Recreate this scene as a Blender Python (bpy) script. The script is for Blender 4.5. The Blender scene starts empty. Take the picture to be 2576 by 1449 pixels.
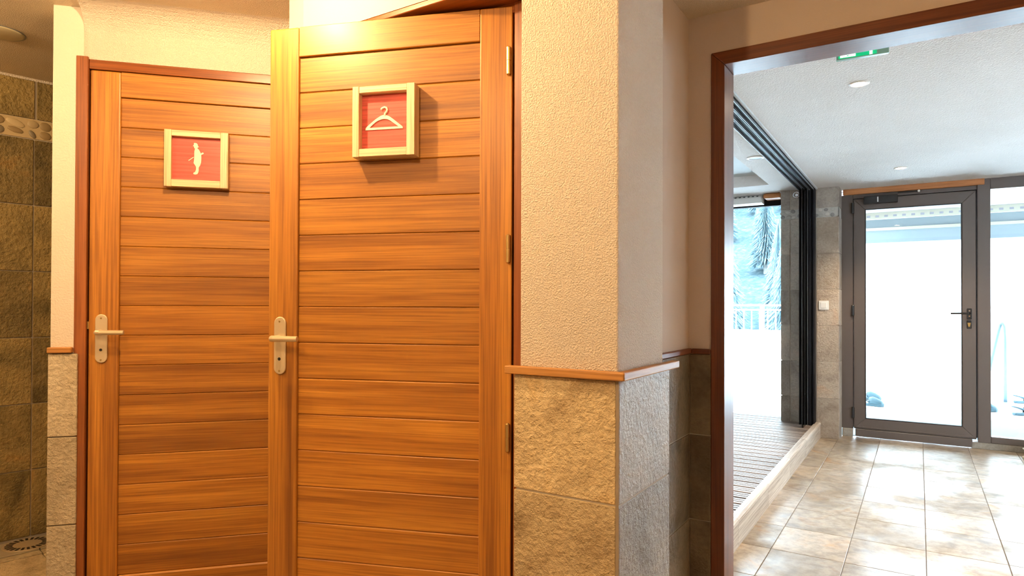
import bpy, bmesh, math, random
from mathutils import Matrix, Vector
random.seed(7)
S = bpy.context.scene
COL = S.collection

# ------------------------------------------------------------------ camera, world, exposure
CAM_H = 1.165
YAW, PITCH, ROLL = math.radians(-32.19715), math.radians(0.50118), math.radians(0.187747)
F_PX, CY_PX = 1626.47, 754.0
fw = Vector((math.sin(YAW) * math.cos(PITCH), math.cos(YAW) * math.cos(PITCH), math.sin(PITCH)))
r0 = Vector((math.cos(YAW), -math.sin(YAW), 0)); u0 = r0.cross(fw)
Rv = r0 * math.cos(ROLL) + u0 * math.sin(ROLL)
Uv = u0 * math.cos(ROLL) - r0 * math.sin(ROLL)
cd = bpy.data.cameras.new('camera'); cam = bpy.data.objects.new('camera', cd); COL.objects.link(cam)
m = Matrix.Identity(4)
for i in range(3):
    m[i][0], m[i][1], m[i][2] = Rv[i], Uv[i], -fw[i]
m[0][3], m[1][3], m[2][3] = 0, 0, CAM_H
cam.matrix_world = m
cd.sensor_width = 36; cd.lens = F_PX * 36 / 2576; cd.shift_y = (CY_PX - 724.5) / 2576
cd.clip_start = 0.02; cd.clip_end = 500
S.camera = cam

W = bpy.data.worlds.new('world'); S.world = W; W.use_nodes = True
wb = W.node_tree.nodes['Background']
wb.inputs[0].default_value = (0.70, 0.86, 1.0, 1); wb.inputs[1].default_value = 8.8

S.view_settings.view_transform = 'Standard'; S.view_settings.look = 'None'
S.view_settings.gamma = 1; S.view_settings.use_curve_mapping = False
S.view_settings.exposure = 1.38
S.cycles.use_denoising = True
S.cycles.max_bounces = 6; S.cycles.diffuse_bounces = 3; S.cycles.glossy_bounces = 3
S.cycles.use_adaptive_sampling = True; S.cycles.adaptive_threshold = 0.14; S.cycles.adaptive_min_samples = 16; S.cycles.use_light_tree = False
S.cycles.transparent_max_bounces = 8; S.cycles.sample_clamp_indirect = 6.0
S.cycles.caustics_reflective = False; S.cycles.caustics_refractive = False

WARM = (1.0, 0.68, 0.34)          # tungsten downlights of the hall
HALL_W = 20.0
FAR_W = 32.0
FARCOL = (1.0, 0.74, 0.46)

# ------------------------------------------------------------------ materials
def newmat(name):
    mt = bpy.data.materials.new(name); mt.use_nodes = True
    nt = mt.node_tree; b = nt.nodes['Principled BSDF']
    return mt, nt, b

def N(nt, typ, **kw):
    n = nt.nodes.new(typ)
    for k, v in kw.items():
        if k in ('inp',):
            for i, val in v.items(): n.inputs[i].default_value = val
        else: setattr(n, k, v)
    return n

def ramp(nt, fac, stops):
    r = nt.nodes.new('ShaderNodeValToRGB'); el = r.color_ramp.elements
    while len(el) < len(stops): el.new(0.5)
    for e, (p, c) in zip(el, stops): e.position = p; e.color = (*c, 1)
    nt.links.new(fac, r.inputs[0]); return r

def plain(name, col, rough=0.5, metal=0.0, spec=0.5, emit=None, es=0.0, coat=0.0):
    mt, nt, b = newmat(name)
    b.inputs['Base Color'].default_value = (*col, 1); b.inputs['Roughness'].default_value = rough
    b.inputs['Metallic'].default_value = metal; b.inputs['Specular IOR Level'].default_value = spec
    b.inputs['Coat Weight'].default_value = coat
    if emit: b.inputs['Emission Color'].default_value = (*emit, 1); b.inputs['Emission Strength'].default_value = es
    return mt

def coords(nt, offs=(0, 0, 0), scale=(1, 1, 1)):
    tc = N(nt, 'ShaderNodeTexCoord'); oi = N(nt, 'ShaderNodeObjectInfo')
    vm = N(nt, 'ShaderNodeVectorMath', operation='SCALE'); vm.inputs[0].default_value = offs
    nt.links.new(oi.outputs['Random'], vm.inputs['Scale'])
    ad = N(nt, 'ShaderNodeVectorMath', operation='ADD')
    nt.links.new(tc.outputs['Object'], ad.inputs[0]); nt.links.new(vm.outputs[0], ad.inputs[1])
    mp = N(nt, 'ShaderNodeMapping'); mp.inputs['Scale'].default_value = scale
    nt.links.new(ad.outputs[0], mp.inputs[0])
    return mp.outputs[0], oi, ad.outputs[0]

def mixc(nt, fac, a, b, blend='MIX'):
    x = N(nt, 'ShaderNodeMix', data_type='RGBA', blend_type=blend)
    for s, i in ((fac, 0), (a, 6), (b, 7)):
        if hasattr(s, 'is_linked') or hasattr(s, 'links'): nt.links.new(s, x.inputs[i])
        else: x.inputs[i].default_value = s if i == 0 else (*s, 1)
    return x.outputs[2]

def wood(name, axis, dark, mid, light, rough=0.45, cross=21.0, var=0.35, coat=0.08, bump=0.06):
    mt, nt, b = newmat(name)
    sc = [cross] * 3; sc['xyz'.index(axis)] = 0.7
    v, oi, raw = coords(nt, (17.3, 9.1, 23.7), tuple(sc))
    n1 = N(nt, 'ShaderNodeTexNoise', inp={'Scale': 1.0, 'Detail': 2.5, 'Roughness': 0.55, 'Distortion': 0.4}); nt.links.new(v, n1.inputs['Vector'])
    sc2 = [cross * 9] * 3; sc2['xyz'.index(axis)] = 3.5
    mp2 = N(nt, 'ShaderNodeMapping'); mp2.inputs['Scale'].default_value = sc2; nt.links.new(raw, mp2.inputs[0])
    n2 = N(nt, 'ShaderNodeTexNoise', inp={'Scale': 1.0, 'Detail': 2.0, 'Roughness': 0.6}); nt.links.new(mp2.outputs[0], n2.inputs['Vector'])
    r1 = ramp(nt, n1.outputs[0], [(0.24, dark), (0.48, mid), (0.76, light)])
    r2 = ramp(nt, n2.outputs[0], [(0.33, (0.52, 0.43, 0.36)), (0.62, (1.05, 1.05, 1.05))])
    c = mixc(nt, 0.7, r1.outputs[0], r2.outputs[0], 'MULTIPLY')
    mr = N(nt, 'ShaderNodeMapRange'); mr.inputs[3].default_value = 1 - var; mr.inputs[4].default_value = 1 + var * 0.55
    nt.links.new(oi.outputs['Random'], mr.inputs[0])
    vm = N(nt, 'ShaderNodeVectorMath', operation='SCALE'); nt.links.new(c, vm.inputs[0]); nt.links.new(mr.outputs[0], vm.inputs['Scale'])
    nt.links.new(vm.outputs[0], b.inputs['Base Color'])
    b.inputs['Roughness'].default_value = rough; b.inputs['Coat Weight'].default_value = coat; b.inputs['Coat Roughness'].default_value = 0.3
    bp = N(nt, 'ShaderNodeBump', inp={'Strength': bump, 'Distance': 0.002}); nt.links.new(n2.outputs[0], bp.inputs['Height'])
    nt.links.new(bp.outputs[0], b.inputs['Normal'])
    return mt

def plaster(name, col, scale=230.0, strength=0.7, dist=0.004, rough=0.85):
    mt, nt, b = newmat(name)
    v, oi, raw = coords(nt, (0, 0, 0))
    n1 = N(nt, 'ShaderNodeTexNoise', inp={'Scale': scale, 'Detail': 2.0, 'Roughness': 0.5, 'Distortion': 0.15}); nt.links.new(v, n1.inputs['Vector'])
    n2 = N(nt, 'ShaderNodeTexNoise', inp={'Scale': 3.0, 'Detail': 2.0}); nt.links.new(v, n2.inputs['Vector'])
    r = ramp(nt, n2.outputs[0], [(0.3, tuple(x * 0.95 for x in col)), (0.7, col)])
    nt.links.new(r.outputs[0], b.inputs['Base Color']); b.inputs['Roughness'].default_value = rough
    b.inputs['Specular IOR Level'].default_value = 0.25
    rr = ramp(nt, n1.outputs[0], [(0.38, (0, 0, 0)), (0.66, (1, 1, 1))])
    bp = N(nt, 'ShaderNodeBump', inp={'Strength': strength, 'Distance': dist}); nt.links.new(rr.outputs[0], bp.inputs['Height'])
    nt.links.new(bp.outputs[0], b.inputs['Normal'])
    return mt

def slate(name, cols, strength=0.7, dist=0.012, rough=0.55, scale=4.0, spec=0.4, var=0.25, grey=None):
    mt, nt, b = newmat(name)
    v, oi, raw = coords(nt, (31.0, 17.0, 11.0))
    n1 = N(nt, 'ShaderNodeTexNoise', inp={'Scale': scale, 'Detail': 3.5, 'Roughness': 0.6, 'Distortion': 0.8}); nt.links.new(v, n1.inputs['Vector'])
    n2 = N(nt, 'ShaderNodeTexNoise', inp={'Scale': 62.0, 'Detail': 3.5, 'Roughness': 0.68, 'Distortion': 0.1}); nt.links.new(v, n2.inputs['Vector'])
    n3 = N(nt, 'ShaderNodeTexNoise', inp={'Scale': 9.0, 'Detail': 2.0, 'Roughness': 0.6}); nt.links.new(v, n3.inputs['Vector'])
    r1 = ramp(nt, n1.outputs[0], [(0.28, cols[0]), (0.46, cols[1]), (0.6, cols[2]), (0.76, cols[3])])
    r2 = ramp(nt, n2.outputs[0], [(0.3, (0.72, 0.7, 0.68)), (0.65, (1, 1, 1))])
    c = mixc(nt, 0.8, r1.outputs[0], r2.outputs[0], 'MULTIPLY')
    mr = N(nt, 'ShaderNodeMapRange'); mr.inputs[3].default_value = 1 - var; mr.inputs[4].default_value = 1 + var * 0.5
    nt.links.new(oi.outputs['Random'], mr.inputs[0])
    vm = N(nt, 'ShaderNodeVectorMath', operation='SCALE'); nt.links.new(c, vm.inputs[0]); nt.links.new(mr.outputs[0], vm.inputs['Scale'])
    nt.links.new(vm.outputs[0], b.inputs['Base Color'])
    b.inputs['Roughness'].default_value = rough; b.inputs['Specular IOR Level'].default_value = spec
    ad = N(nt, 'ShaderNodeMath', operation='MULTIPLY_ADD'); ad.inputs[1].default_value = 0.75
    nt.links.new(n3.outputs[0], ad.inputs[0]); nt.links.new(n2.outputs[0], ad.inputs[2])
    bp = N(nt, 'ShaderNodeBump', inp={'Strength': strength, 'Distance': dist}); nt.links.new(ad.outputs[0], bp.inputs['Height'])
    nt.links.new(bp.outputs[0], b.inputs['Normal'])
    return mt

def floor_tile_mat():
    mt, nt, b = newmat('cream_stone_floor_tile')
    v, oi, raw = coords(nt, (31.0, 17.0, 0))
    n1 = N(nt, 'ShaderNodeTexNoise', inp={'Scale': 3.6, 'Detail': 3.5, 'Roughness': 0.6, 'Distortion': 0.9}); nt.links.new(v, n1.inputs['Vector'])
    n2 = N(nt, 'ShaderNodeTexNoise', inp={'Scale': 22.0, 'Detail': 3.5, 'Roughness': 0.65}); nt.links.new(v, n2.inputs['Vector'])
    tc = N(nt, 'ShaderNodeTexCoord')
    geo = N(nt, 'ShaderNodeNewGeometry')
    n3 = N(nt, 'ShaderNodeTexNoise', inp={'Scale': 1.7, 'Detail': 2.5, 'Roughness': 0.7}); nt.links.new(geo.outputs['Position'], n3.inputs['Vector'])
    r1 = ramp(nt, n1.outputs[0], [(0.27, (0.20, 0.165, 0.13)), (0.42, (0.39, 0.30, 0.20)), (0.58, (0.46, 0.38, 0.29)), (0.74, (0.46, 0.28, 0.13))])
    r2 = ramp(nt, n2.outputs[0], [(0.34, (0.60, 0.57, 0.55)), (0.6, (1, 1, 1))])
    c = mixc(nt, 0.85, r1.outputs[0], r2.outputs[0], 'MULTIPLY')
    mr = N(nt, 'ShaderNodeMapRange'); mr.inputs[3].default_value = 0.78; mr.inputs[4].default_value = 1.1; nt.links.new(oi.outputs['Random'], mr.inputs[0])
    vm = N(nt, 'ShaderNodeVectorMath', operation='SCALE'); nt.links.new(c, vm.inputs[0]); nt.links.new(mr.outputs[0], vm.inputs['Scale'])
    nt.links.new(vm.outputs[0], b.inputs['Base Color'])
    rr = N(nt, 'ShaderNodeMapRange'); rr.inputs[1].default_value = 0.4; rr.inputs[2].default_value = 0.62; rr.inputs[3].default_value = 0.30; rr.inputs[4].default_value = 0.62
    nt.links.new(n3.outputs[0], rr.inputs[0]); nt.links.new(rr.outputs[0], b.inputs['Roughness'])
    b.inputs['Specular IOR Level'].default_value = 0.5
    bp = N(nt, 'ShaderNodeBump', inp={'Strength': 0.25, 'Distance': 0.004}); nt.links.new(n2.outputs[0], bp.inputs['Height'])
    nt.links.new(bp.outputs[0], b.inputs['Normal'])
    return mt

def thin_glass(name, tint):
    mt, nt, b = newmat(name); nt.nodes.remove(b)
    out = nt.nodes['Material Output']
    tr = N(nt, 'ShaderNodeBsdfTransparent', inp={0: (*tint, 1)}); gl = N(nt, 'ShaderNodeBsdfGlossy', inp={'Roughness': 0.02})
    fr = N(nt, 'ShaderNodeFresnel', inp={'IOR': 1.45}); mx = N(nt, 'ShaderNodeMixShader')
    nt.links.new(fr.outputs[0], mx.inputs[0]); nt.links.new(tr.outputs[0], mx.inputs[1]); nt.links.new(gl.outputs[0], mx.inputs[2])
    nt.links.new(mx.outputs[0], out.inputs[0]); return mt

D_, M_, L_ = (0.27, 0.092, 0.010), (0.47, 0.180, 0.019), (0.63, 0.275, 0.034)
WOOD_H = wood('sapele_wood_across', 'x', D_, M_, L_, var=0.16)
WOOD_V = wood('sapele_wood_upright', 'z', D_, M_, L_, var=0.12)
DK = [(0.105, 0.024, 0.006), (0.18, 0.046, 0.011), (0.25, 0.072, 0.018)]
MAHO_X = wood('mahogany_lining_across', 'x', *DK, rough=0.36, coat=0.05, var=0.05)
MAHO_Z = wood('mahogany_lining_upright', 'z', *DK, rough=0.36, coat=0.05, var=0.05)
TRIMW = wood('varnished_trim_wood', 'x', (0.44, 0.18, 0.04), (0.58, 0.27, 0.07), (0.68, 0.36, 0.12), rough=0.5, coat=0.0, var=0.05)
TRIMY = wood('varnished_trim_wood_y', 'y', (0.44, 0.18, 0.04), (0.58, 0.27, 0.07), (0.68, 0.36, 0.12), rough=0.5, coat=0.0, var=0.05)
FRAMEW = wood('door_frame_wood', 'z', (0.20, 0.052, 0.010), (0.30, 0.085, 0.016), (0.38, 0.12, 0.026), var=0.05)
FRAMEX = wood('door_frame_wood_across', 'x', (0.20, 0.052, 0.010), (0.30, 0.085, 0.016), (0.38, 0.12, 0.026), var=0.05, rough=0.28)
BEAMW = wood('pine_beam_wood', 'x', (0.42, 0.16, 0.05), (0.52, 0.21, 0.07), (0.60, 0.27, 0.10), rough=0.5, coat=0.0, var=0.05)
PINE = wood('pale_pine', 'x', (0.74, 0.58, 0.34), (0.80, 0.65, 0.40), (0.84, 0.70, 0.46), rough=0.45, coat=0.05, var=0.08)
PINEV = wood('pale_pine_upright', 'z', (0.74, 0.58, 0.34), (0.80, 0.65, 0.40), (0.84, 0.70, 0.46), rough=0.45, coat=0.05, var=0.08)
DECKW = wood('weathered_deck_wood', 'x', (0.20, 0.16, 0.14), (0.32, 0.26, 0.23), (0.45, 0.38, 0.33), rough=0.45, coat=0.0, var=0.35, bump=0.2)
KERBW = wood('bleached_kerb_wood', 'y', (0.46, 0.38, 0.30), (0.60, 0.52, 0.43), (0.72, 0.65, 0.56), rough=0.55, coat=0.0, var=0.1)
CREPI = plaster('rough_white_crepi', (0.77, 0.67, 0.57))
CREPI2 = plaster('fine_crepi', (0.77, 0.67, 0.57), scale=150, strength=0.3, dist=0.003)
SMOOTH = plaster('smooth_painted_plaster', (0.67, 0.54, 0.45), scale=220, strength=0.12, dist=0.002)
CEILM = plaster('white_crepi_ceiling', (0.82, 0.81, 0.80), scale=130, strength=0.5, dist=0.004)
HCEIL = plaster('hall_crepi_ceiling', (0.82, 0.70, 0.53), scale=230, strength=0.5, dist=0.004)
PALEB = plain('pale_grey_paint', (0.62, 0.68, 0.70), 0.7)
SLATE = slate('ochre_slate_tile', [(0.40, 0.28, 0.145), (0.68, 0.52, 0.30), (0.78, 0.61, 0.36), (0.72, 0.46, 0.18)], strength=0.95, dist=0.014)
SLATED = slate('dark_slate_tile', [(0.15, 0.105, 0.034), (0.32, 0.225, 0.078), (0.42, 0.295, 0.105), (0.52, 0.28, 0.07)], strength=1.0, var=0.35)
SLATEG = slate('grey_daylit_slate_tile', [(0.30, 0.265, 0.235), (0.43, 0.385, 0.335), (0.51, 0.455, 0.39), (0.53, 0.40, 0.30)], strength=0.5)
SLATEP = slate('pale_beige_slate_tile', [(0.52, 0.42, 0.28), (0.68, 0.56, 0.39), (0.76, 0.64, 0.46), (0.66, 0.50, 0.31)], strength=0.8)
SLATEW = slate('lamp_warmed_slate_tile', [(0.34, 0.27, 0.21), (0.46, 0.37, 0.285), (0.53, 0.44, 0.345), (0.56, 0.38, 0.25)], strength=0.6)  # pillar tile with the warm lamp glow put into its colour
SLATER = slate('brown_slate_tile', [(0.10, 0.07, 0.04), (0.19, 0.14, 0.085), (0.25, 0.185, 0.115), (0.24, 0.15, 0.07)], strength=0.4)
FLOORT = floor_tile_mat()
GROUT = plain('dark_grout', (0.19, 0.15, 0.11), 0.9)
GROUTL = plain('light_grout', (0.52, 0.45, 0.36), 0.9)
STONE = slate('plinth_stone', [(0.22, 0.20, 0.17), (0.30, 0.27, 0.23), (0.36, 0.33, 0.28), (0.32, 0.27, 0.21)], strength=0.4)
PEB = [plain('pebble_pale', (0.48, 0.36, 0.20), 0.5), plain('pebble_grey', (0.25, 0.20, 0.13), 0.45), plain('pebble_brown', (0.33, 0.23, 0.11), 0.45), plain('pebble_cream', (0.58, 0.45, 0.26), 0.5)]
PEBG = [plain('pebble_light_grey', (0.42, 0.41, 0.38), 0.5), plain('pebble_mid_grey', (0.25, 0.25, 0.24), 0.45), plain('pebble_white', (0.55, 0.53, 0.49), 0.5)]
PEBBED = plain('pebble_bed', (0.54, 0.41, 0.23), 0.8)
ALU = plain('anthracite_aluminium', (0.110, 0.088, 0.078), 0.42, spec=0.5)
ALUD = plain('black_aluminium', (0.010, 0.011, 0.014), 0.6, spec=0.1)
ALUL = plain('bare_aluminium_edge', (0.20, 0.24, 0.28), 0.4, metal=0.3)
GASK = plain('black_gasket', (0.008, 0.008, 0.009), 0.6)
BRASS = plain('brass', (0.60, 0.42, 0.16), 0.3, metal=0.9)
CHAMP = plain('champagne_anodised_metal', (0.72, 0.58, 0.38), 0.36, metal=0.55)
DARKHOLE = plain('dark_keyhole', (0.01, 0.008, 0.006), 0.5)
CHROME = plain('chrome', (0.75, 0.76, 0.78), 0.15, metal=1.0)
WHITEP = plain('white_plastic', (0.78, 0.77, 0.74), 0.35)
BLACKP = plain('black_plastic', (0.015, 0.016, 0.018), 0.35)
GREYP = plain('grey_grille', (0.22, 0.23, 0.24), 0.5)
REDP = wood('red_stained_panel', 'x', (0.68, 0.085, 0.062), (0.74, 0.100, 0.075), (0.78, 0.118, 0.088), rough=0.45, coat=0.1, var=0.0)
CREAM = plain('cream_paint', (0.82, 0.76, 0.62), 0.5)
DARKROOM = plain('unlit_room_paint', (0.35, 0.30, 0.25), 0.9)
GLASS = thin_glass('clear_glazing', (0.93, 0.97, 0.97))
SNOW = plain('packed_snow', (0.88, 0.90, 0.92), 0.7)
SLAB = plain('shade_blue_terrace_slab', (0.075, 0.115, 0.125), 0.8)  # blue shade under the canopy is put into this colour
RENDER = plain('white_exterior_render', (0.90, 0.90, 0.90), 0.8)
SOFFIT = plain('painted_soffit', (0.36, 0.34, 0.37), 0.7)
FASCIA = plain('pale_blue_fascia', (0.34, 0.40, 0.43), 0.6)
YELTR = plain('cream_perforated_strip', (0.62, 0.57, 0.44), 0.6)
CLOG = plain('dark_teal_rubber', (0.015, 0.05, 0.065), 0.6)
STEEL = plain('brushed_steel', (0.10, 0.15, 0.18), 0.5, metal=0.3)
FOL = slate('frosted_hazy_needles', [(0.18, 0.30, 0.35), (0.24, 0.36, 0.41), (0.33, 0.44, 0.48), (0.52, 0.60, 0.63)], strength=0.3, dist=0.1, rough=0.9, scale=5.0, spec=0.1)  # frost, plus pale haze and overexposure put into the needle colour
BARK = plain('grey_bark', (0.20, 0.20, 0.19), 0.9)
TOWEL = plain('cream_cloth', (0.85, 0.80, 0.66), 0.9)
GREEN = plain('exit_green', (0.0, 0.30, 0.12), 0.4, emit=(0.0, 0.42, 0.16), es=0.45)
SIGNW = plain('exit_white', (0.85, 0.92, 0.86), 0.4, emit=(0.85, 1.0, 0.90), es=0.9)
CYANP = plain('exit_edge_plastic', (0.35, 0.66, 0.60), 0.25)
BULB = plain('lit_bulb', (1, 1, 1), 0.5, emit=(1.0, 0.80, 0.55), es=30.0)
GLOBE = plain('unlit_frosted_glass', (0.70, 0.62, 0.42), 0.35)
OUTDECK = wood('frosted_deck_wood', 'y', (0.55, 0.50, 0.50), (0.66, 0.62, 0.62), (0.75, 0.72, 0.72), rough=0.7, coat=0.0, var=0.15)

# ------------------------------------------------------------------ mesh helpers
def tag(o, label=None, cat=None, group=None, kind=None):
    if label: o['label'] = label
    if cat: o['category'] = cat
    if group: o['group'] = group
    if kind: o['kind'] = kind
    return o

def link(name, me, mat=None, parent=None, loc=None, rz=None):
    o = bpy.data.objects.new(name, me); COL.objects.link(o)
    if mat is not None and me is not None and not me.materials: me.materials.append(mat)
    if parent: o.parent = parent
    if loc: o.location = loc
    if rz is not None: o.rotation_euler = (0, 0, rz)
    return o

def empty(name, loc=(0, 0, 0), rz=0.0, parent=None):
    o = bpy.data.objects.new(name, None); o.empty_display_size = 0.1; COL.objects.link(o)
    o.location = loc; o.rotation_euler = (0, 0, rz)
    if parent: o.parent = parent
    return o

class MB:
    def __init__(s): s.v = []; s.f = []
    def box(s, x0, x1, y0, y1, z0, z1):
        b = len(s.v)
        s.v += [(x, y, z) for z in (z0, z1) for y in (y0, y1) for x in (x0, x1)]
        for f in ((0, 2, 3, 1), (4, 5, 7, 6), (0, 1, 5, 4), (2, 6, 7, 3), (0, 4, 6, 2), (1, 3, 7, 5)): s.f.append(tuple(b + i for i in f))
        return s
    def prism(s, poly, axis, a, c):
        """polygon (list of 2-D points) extruded along an axis from a to c"""
        n = len(poly); b = len(s.v)
        def P(p, t): return {'x': (t, p[0], p[1]), 'y': (p[0], t, p[1]), 'z': (p[0], p[1], t)}[axis]
        s.v += [P(p, a) for p in poly] + [P(p, c) for p in poly]
        s.f.append(tuple(b + i for i in range(n))[::-1]); s.f.append(tuple(b + n + i for i in range(n)))
        for i in range(n): s.f.append((b + i, b + (i + 1) % n, b + n + (i + 1) % n, b + n + i))
        return s
    def tube(s, pts, rad, n=10, cap=True, flat=1.0):
        pts = [Vector(p) for p in pts]; b = len(s.v); rr = rad if isinstance(rad, (list, tuple)) else [rad] * len(pts)
        up = Vector((0, 0, 1)); ref = None
        for i, p in enumerate(pts):
            t = (pts[min(i + 1, len(pts) - 1)] - pts[max(i - 1, 0)]).normalized()
            a = t.cross(up)
            if a.length < 1e-3: a = t.cross(Vector((1, 0, 0)))
            a.normalize()
            if ref and a.dot(ref) < 0: a = -a
            ref = a; c = a.cross(t)
            for k in range(n):
                th = 2 * math.pi * k / n
                s.v.append(tuple(p + a * (math.cos(th) * rr[i]) + c * (math.sin(th) * rr[i] * flat)))
        for i in range(len(pts) - 1):
            for k in range(n):
                s.f.append((b + i * n + k, b + i * n + (k + 1) % n, b + (i + 1) * n + (k + 1) % n, b + (i + 1) * n + k))
        if cap:
            s.f.append(tuple(b + k for k in range(n))[::-1]); s.f.append(tuple(b + (len(pts) - 1) * n + k for k in range(n)))
        return s
    def lathe(s, prof, n=24, c=(0, 0, 0)):
        b = len(s.v)
        for r, z in prof:
            for k in range(n):
                th = 2 * math.pi * k / n; s.v.append((c[0] + r * math.cos(th), c[1] + r * math.sin(th), c[2] + z))
        for i in range(len(prof) - 1):
            for k in range(n):
                s.f.append((b + i * n + k, b + i * n + (k + 1) % n, b + (i + 1) * n + (k + 1) % n, b + (i + 1) * n + k))
        s.f.append(tuple(b + k for k in range(n))[::-1]); s.f.append(tuple(b + (len(prof) - 1) * n + k for k in range(n)))
        return s
    def mesh(s, name, bevel=0.0, seg=1, smooth=False):
        me = bpy.data.meshes.new(name); me.from_pydata(s.v, [], s.f)
        bm = bmesh.new(); bm.from_mesh(me)
        bmesh.ops.recalc_face_normals(bm, faces=bm.faces)
        if bevel > 0:
            ed = [e for e in bm.edges if len(e.link_faces) == 2 and e.calc_face_angle() > 0.5]
            bmesh.ops.bevel(bm, geom=ed, offset=bevel, segments=seg, profile=0.5, affect='EDGES', clamp_overlap=True)
        bm.to_mesh(me); bm.free()
        if smooth:
            for p in me.polygons: p.use_smooth = True
        return me
    def build(s, name, mat, parent=None, bevel=0.0, seg=1, smooth=False, loc=None, rz=None):
        return link(name, s.mesh(name, bevel, seg, smooth), mat, parent, loc, rz)

_cache = {}
def slab(name, x0, x1, y0, y1, z0, z1, mat, parent=None, bevel=0.0, seg=1):
    """a box whose mesh (centred on itself) is shared between equal sizes"""
    sx, sy, sz = round(x1 - x0, 4), round(y1 - y0, 4), round(z1 - z0, 4)
    k = (sx, sy, sz, mat.name, bevel, seg)
    if k not in _cache:
        _cache[k] = MB().box(-sx / 2, sx / 2, -sy / 2, sy / 2, -sz / 2, sz / 2).mesh(name, bevel, seg); _cache[k].materials.append(mat)
    o = bpy.data.objects.new(name, _cache[k]); COL.objects.link(o)
    if parent: o.parent = parent
    o.location = ((x0 + x1) / 2, (y0 + y1) / 2, (z0 + z1) / 2)
    return o

def struct(name, mb, mat, label, cat, bevel=0.0, **kw):
    return tag(mb.build(name, mat, bevel=bevel, **kw), label, cat, kind='structure')

# ------------------------------------------------------------------ building shell
ROWS = [0.0, 0.354, 0.677, 0.983]                    # dado tile joints in the hall
HC = 2.27                                            # hall ceiling
FC = 2.22                                            # pool lobby ceiling
struct('floor', MB().box(-4.4, 2.3, -2.1, 2.6, -0.1, -0.004), FLOORT, 'stone floor of the warm lit hall in front of the doors', 'floor')
struct('ceiling', MB().box(-4.4, 2.3, -2.1, 2.6, HC, HC + 0.1), HCEIL, 'cream textured plaster ceiling over the hall and shower', 'ceiling')
struct('wall_west', MB().box(-4.4, -4.3, -2.1, 2.6, -0.1, HC), CREPI, 'plaster wall at the far side of the shower', 'wall')
struct('wall_south', MB().box(-4.4, 2.3, -2.1, -2.0, -0.1, HC), CREPI, 'plaster wall of the hall facing the doors', 'wall')
struct('wall_east', MB().box(2.2, 2.3, -2.0, 2.465, -0.1, HC), CREPI, 'plaster wall at the right end of the hall', 'wall')

# ---- wall with the wide opening to the pool lobby
FY0, FY1 = 2.465, 2.60
wf = struct('wall_front', MB().box(-4.3, -0.664, FY0, FY1, -0.1, HC).box(-0.664, 1.70, FY0, FY1, 2.118, HC).box(1.70, 2.3, FY0, FY1, -0.1, HC),
            SMOOTH, 'smooth cream wall around the wide mahogany framed opening', 'wall')
tr = empty('trim_1', (-0.664, FY0, 0)); tag(tr, 'dark mahogany lining framing the wide opening to the lobby', 'door frame', kind='structure')
y0, y1 = -0.006, 0.138
MB().prism([(0, 0), (0.05, 0), (0.05, 2.069), (0, 2.119)], 'y', y0, y1).build('jamb_lining', MAHO_Z, tr, bevel=0.003, seg=2)
MB().prism([(0, 2.1195), (0.05, 2.0695), (2.31, 2.0695), (2.36, 2.1195)], 'y', y0, y1).build('head_lining', MAHO_X, tr, bevel=0.003, seg=2)
MB().prism([(2.31, 0), (2.36, 0), (2.36, 2.119), (2.31, 2.069)], 'y', y0, y1).build('jamb_lining', MAHO_Z, tr, bevel=0.003, seg=2)

# ---- recessed return wall and its tiles (dark corner beside the opening)
XR = -0.751
wr = struct('wall_return', MB().box(-0.90, XR, 1.80, FY0, -0.1, HC), SMOOTH, 'narrow recessed wall between the column and the opening', 'wall')
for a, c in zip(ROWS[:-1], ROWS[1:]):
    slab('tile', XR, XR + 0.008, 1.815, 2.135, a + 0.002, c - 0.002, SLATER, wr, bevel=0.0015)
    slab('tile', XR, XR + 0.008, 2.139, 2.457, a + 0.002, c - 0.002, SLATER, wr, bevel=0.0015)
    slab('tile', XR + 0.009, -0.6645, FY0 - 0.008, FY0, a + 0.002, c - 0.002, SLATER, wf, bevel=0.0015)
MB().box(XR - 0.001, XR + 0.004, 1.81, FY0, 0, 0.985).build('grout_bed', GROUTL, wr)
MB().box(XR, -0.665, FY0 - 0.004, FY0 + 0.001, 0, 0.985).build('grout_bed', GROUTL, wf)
t2 = empty('trim_2', (XR, FY0, 0.983)); tag(t2, 'thin mahogany dado cap in the dark corner beside the opening', 'trim', kind='structure')
MB().box(0, 0.016, -0.66, -0.001, 0, 0.020).build('cap_rail', wood('mahogany_cap_y', 'y', (0.16, 0.045, 0.016), (0.24, 0.07, 0.026), (0.32, 0.10, 0.04), rough=0.45, coat=0.0, var=0.0), t2, bevel=0.003)
MB().box(0.0165, 0.0865, -0.016, 0, 0, 0.020).build('cap_rail', MAHO_X, t2, bevel=0.003)

# ---- column to the right of the hanger door
CX0, CX1, CY0, CY1 = -0.905, -0.6245, 1.479, 1.808
wc = struct('wall_column', MB().box(CX0, CX1, CY0, CY1, -0.1, HC), CREPI, 'white crepi column between the hanger door and the opening', 'wall', bevel=0.004, seg=2)
for a, c in zip(ROWS[:-1], ROWS[1:]):
    slab('tile', -0.918, -0.6255, 1.469, 1.478, a + 0.0025, c - 0.0025, SLATE, wc, bevel=0.002)
    slab('tile', -0.6245, -0.6165, 1.470, 1.842, a + 0.0025, c - 0.0025, SLATEG, wc, bevel=0.002)  # same golden tile, greyed here to stand for cool daylight
MB().box(-0.912, -0.6215, 1.473, 1.48, 0, 0.983).box(-0.6255, -0.6195, 1.474, 1.836, 0, 0.983).build('grout_bed', GROUTL, wc)
MB().box(-0.6256, -0.6172, 1.4685, 1.4698, 0, 0.983).build('tile_edge_strip', plain('tile_edge_profile', (0.30, 0.24, 0.18), 0.5), wc)
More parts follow.
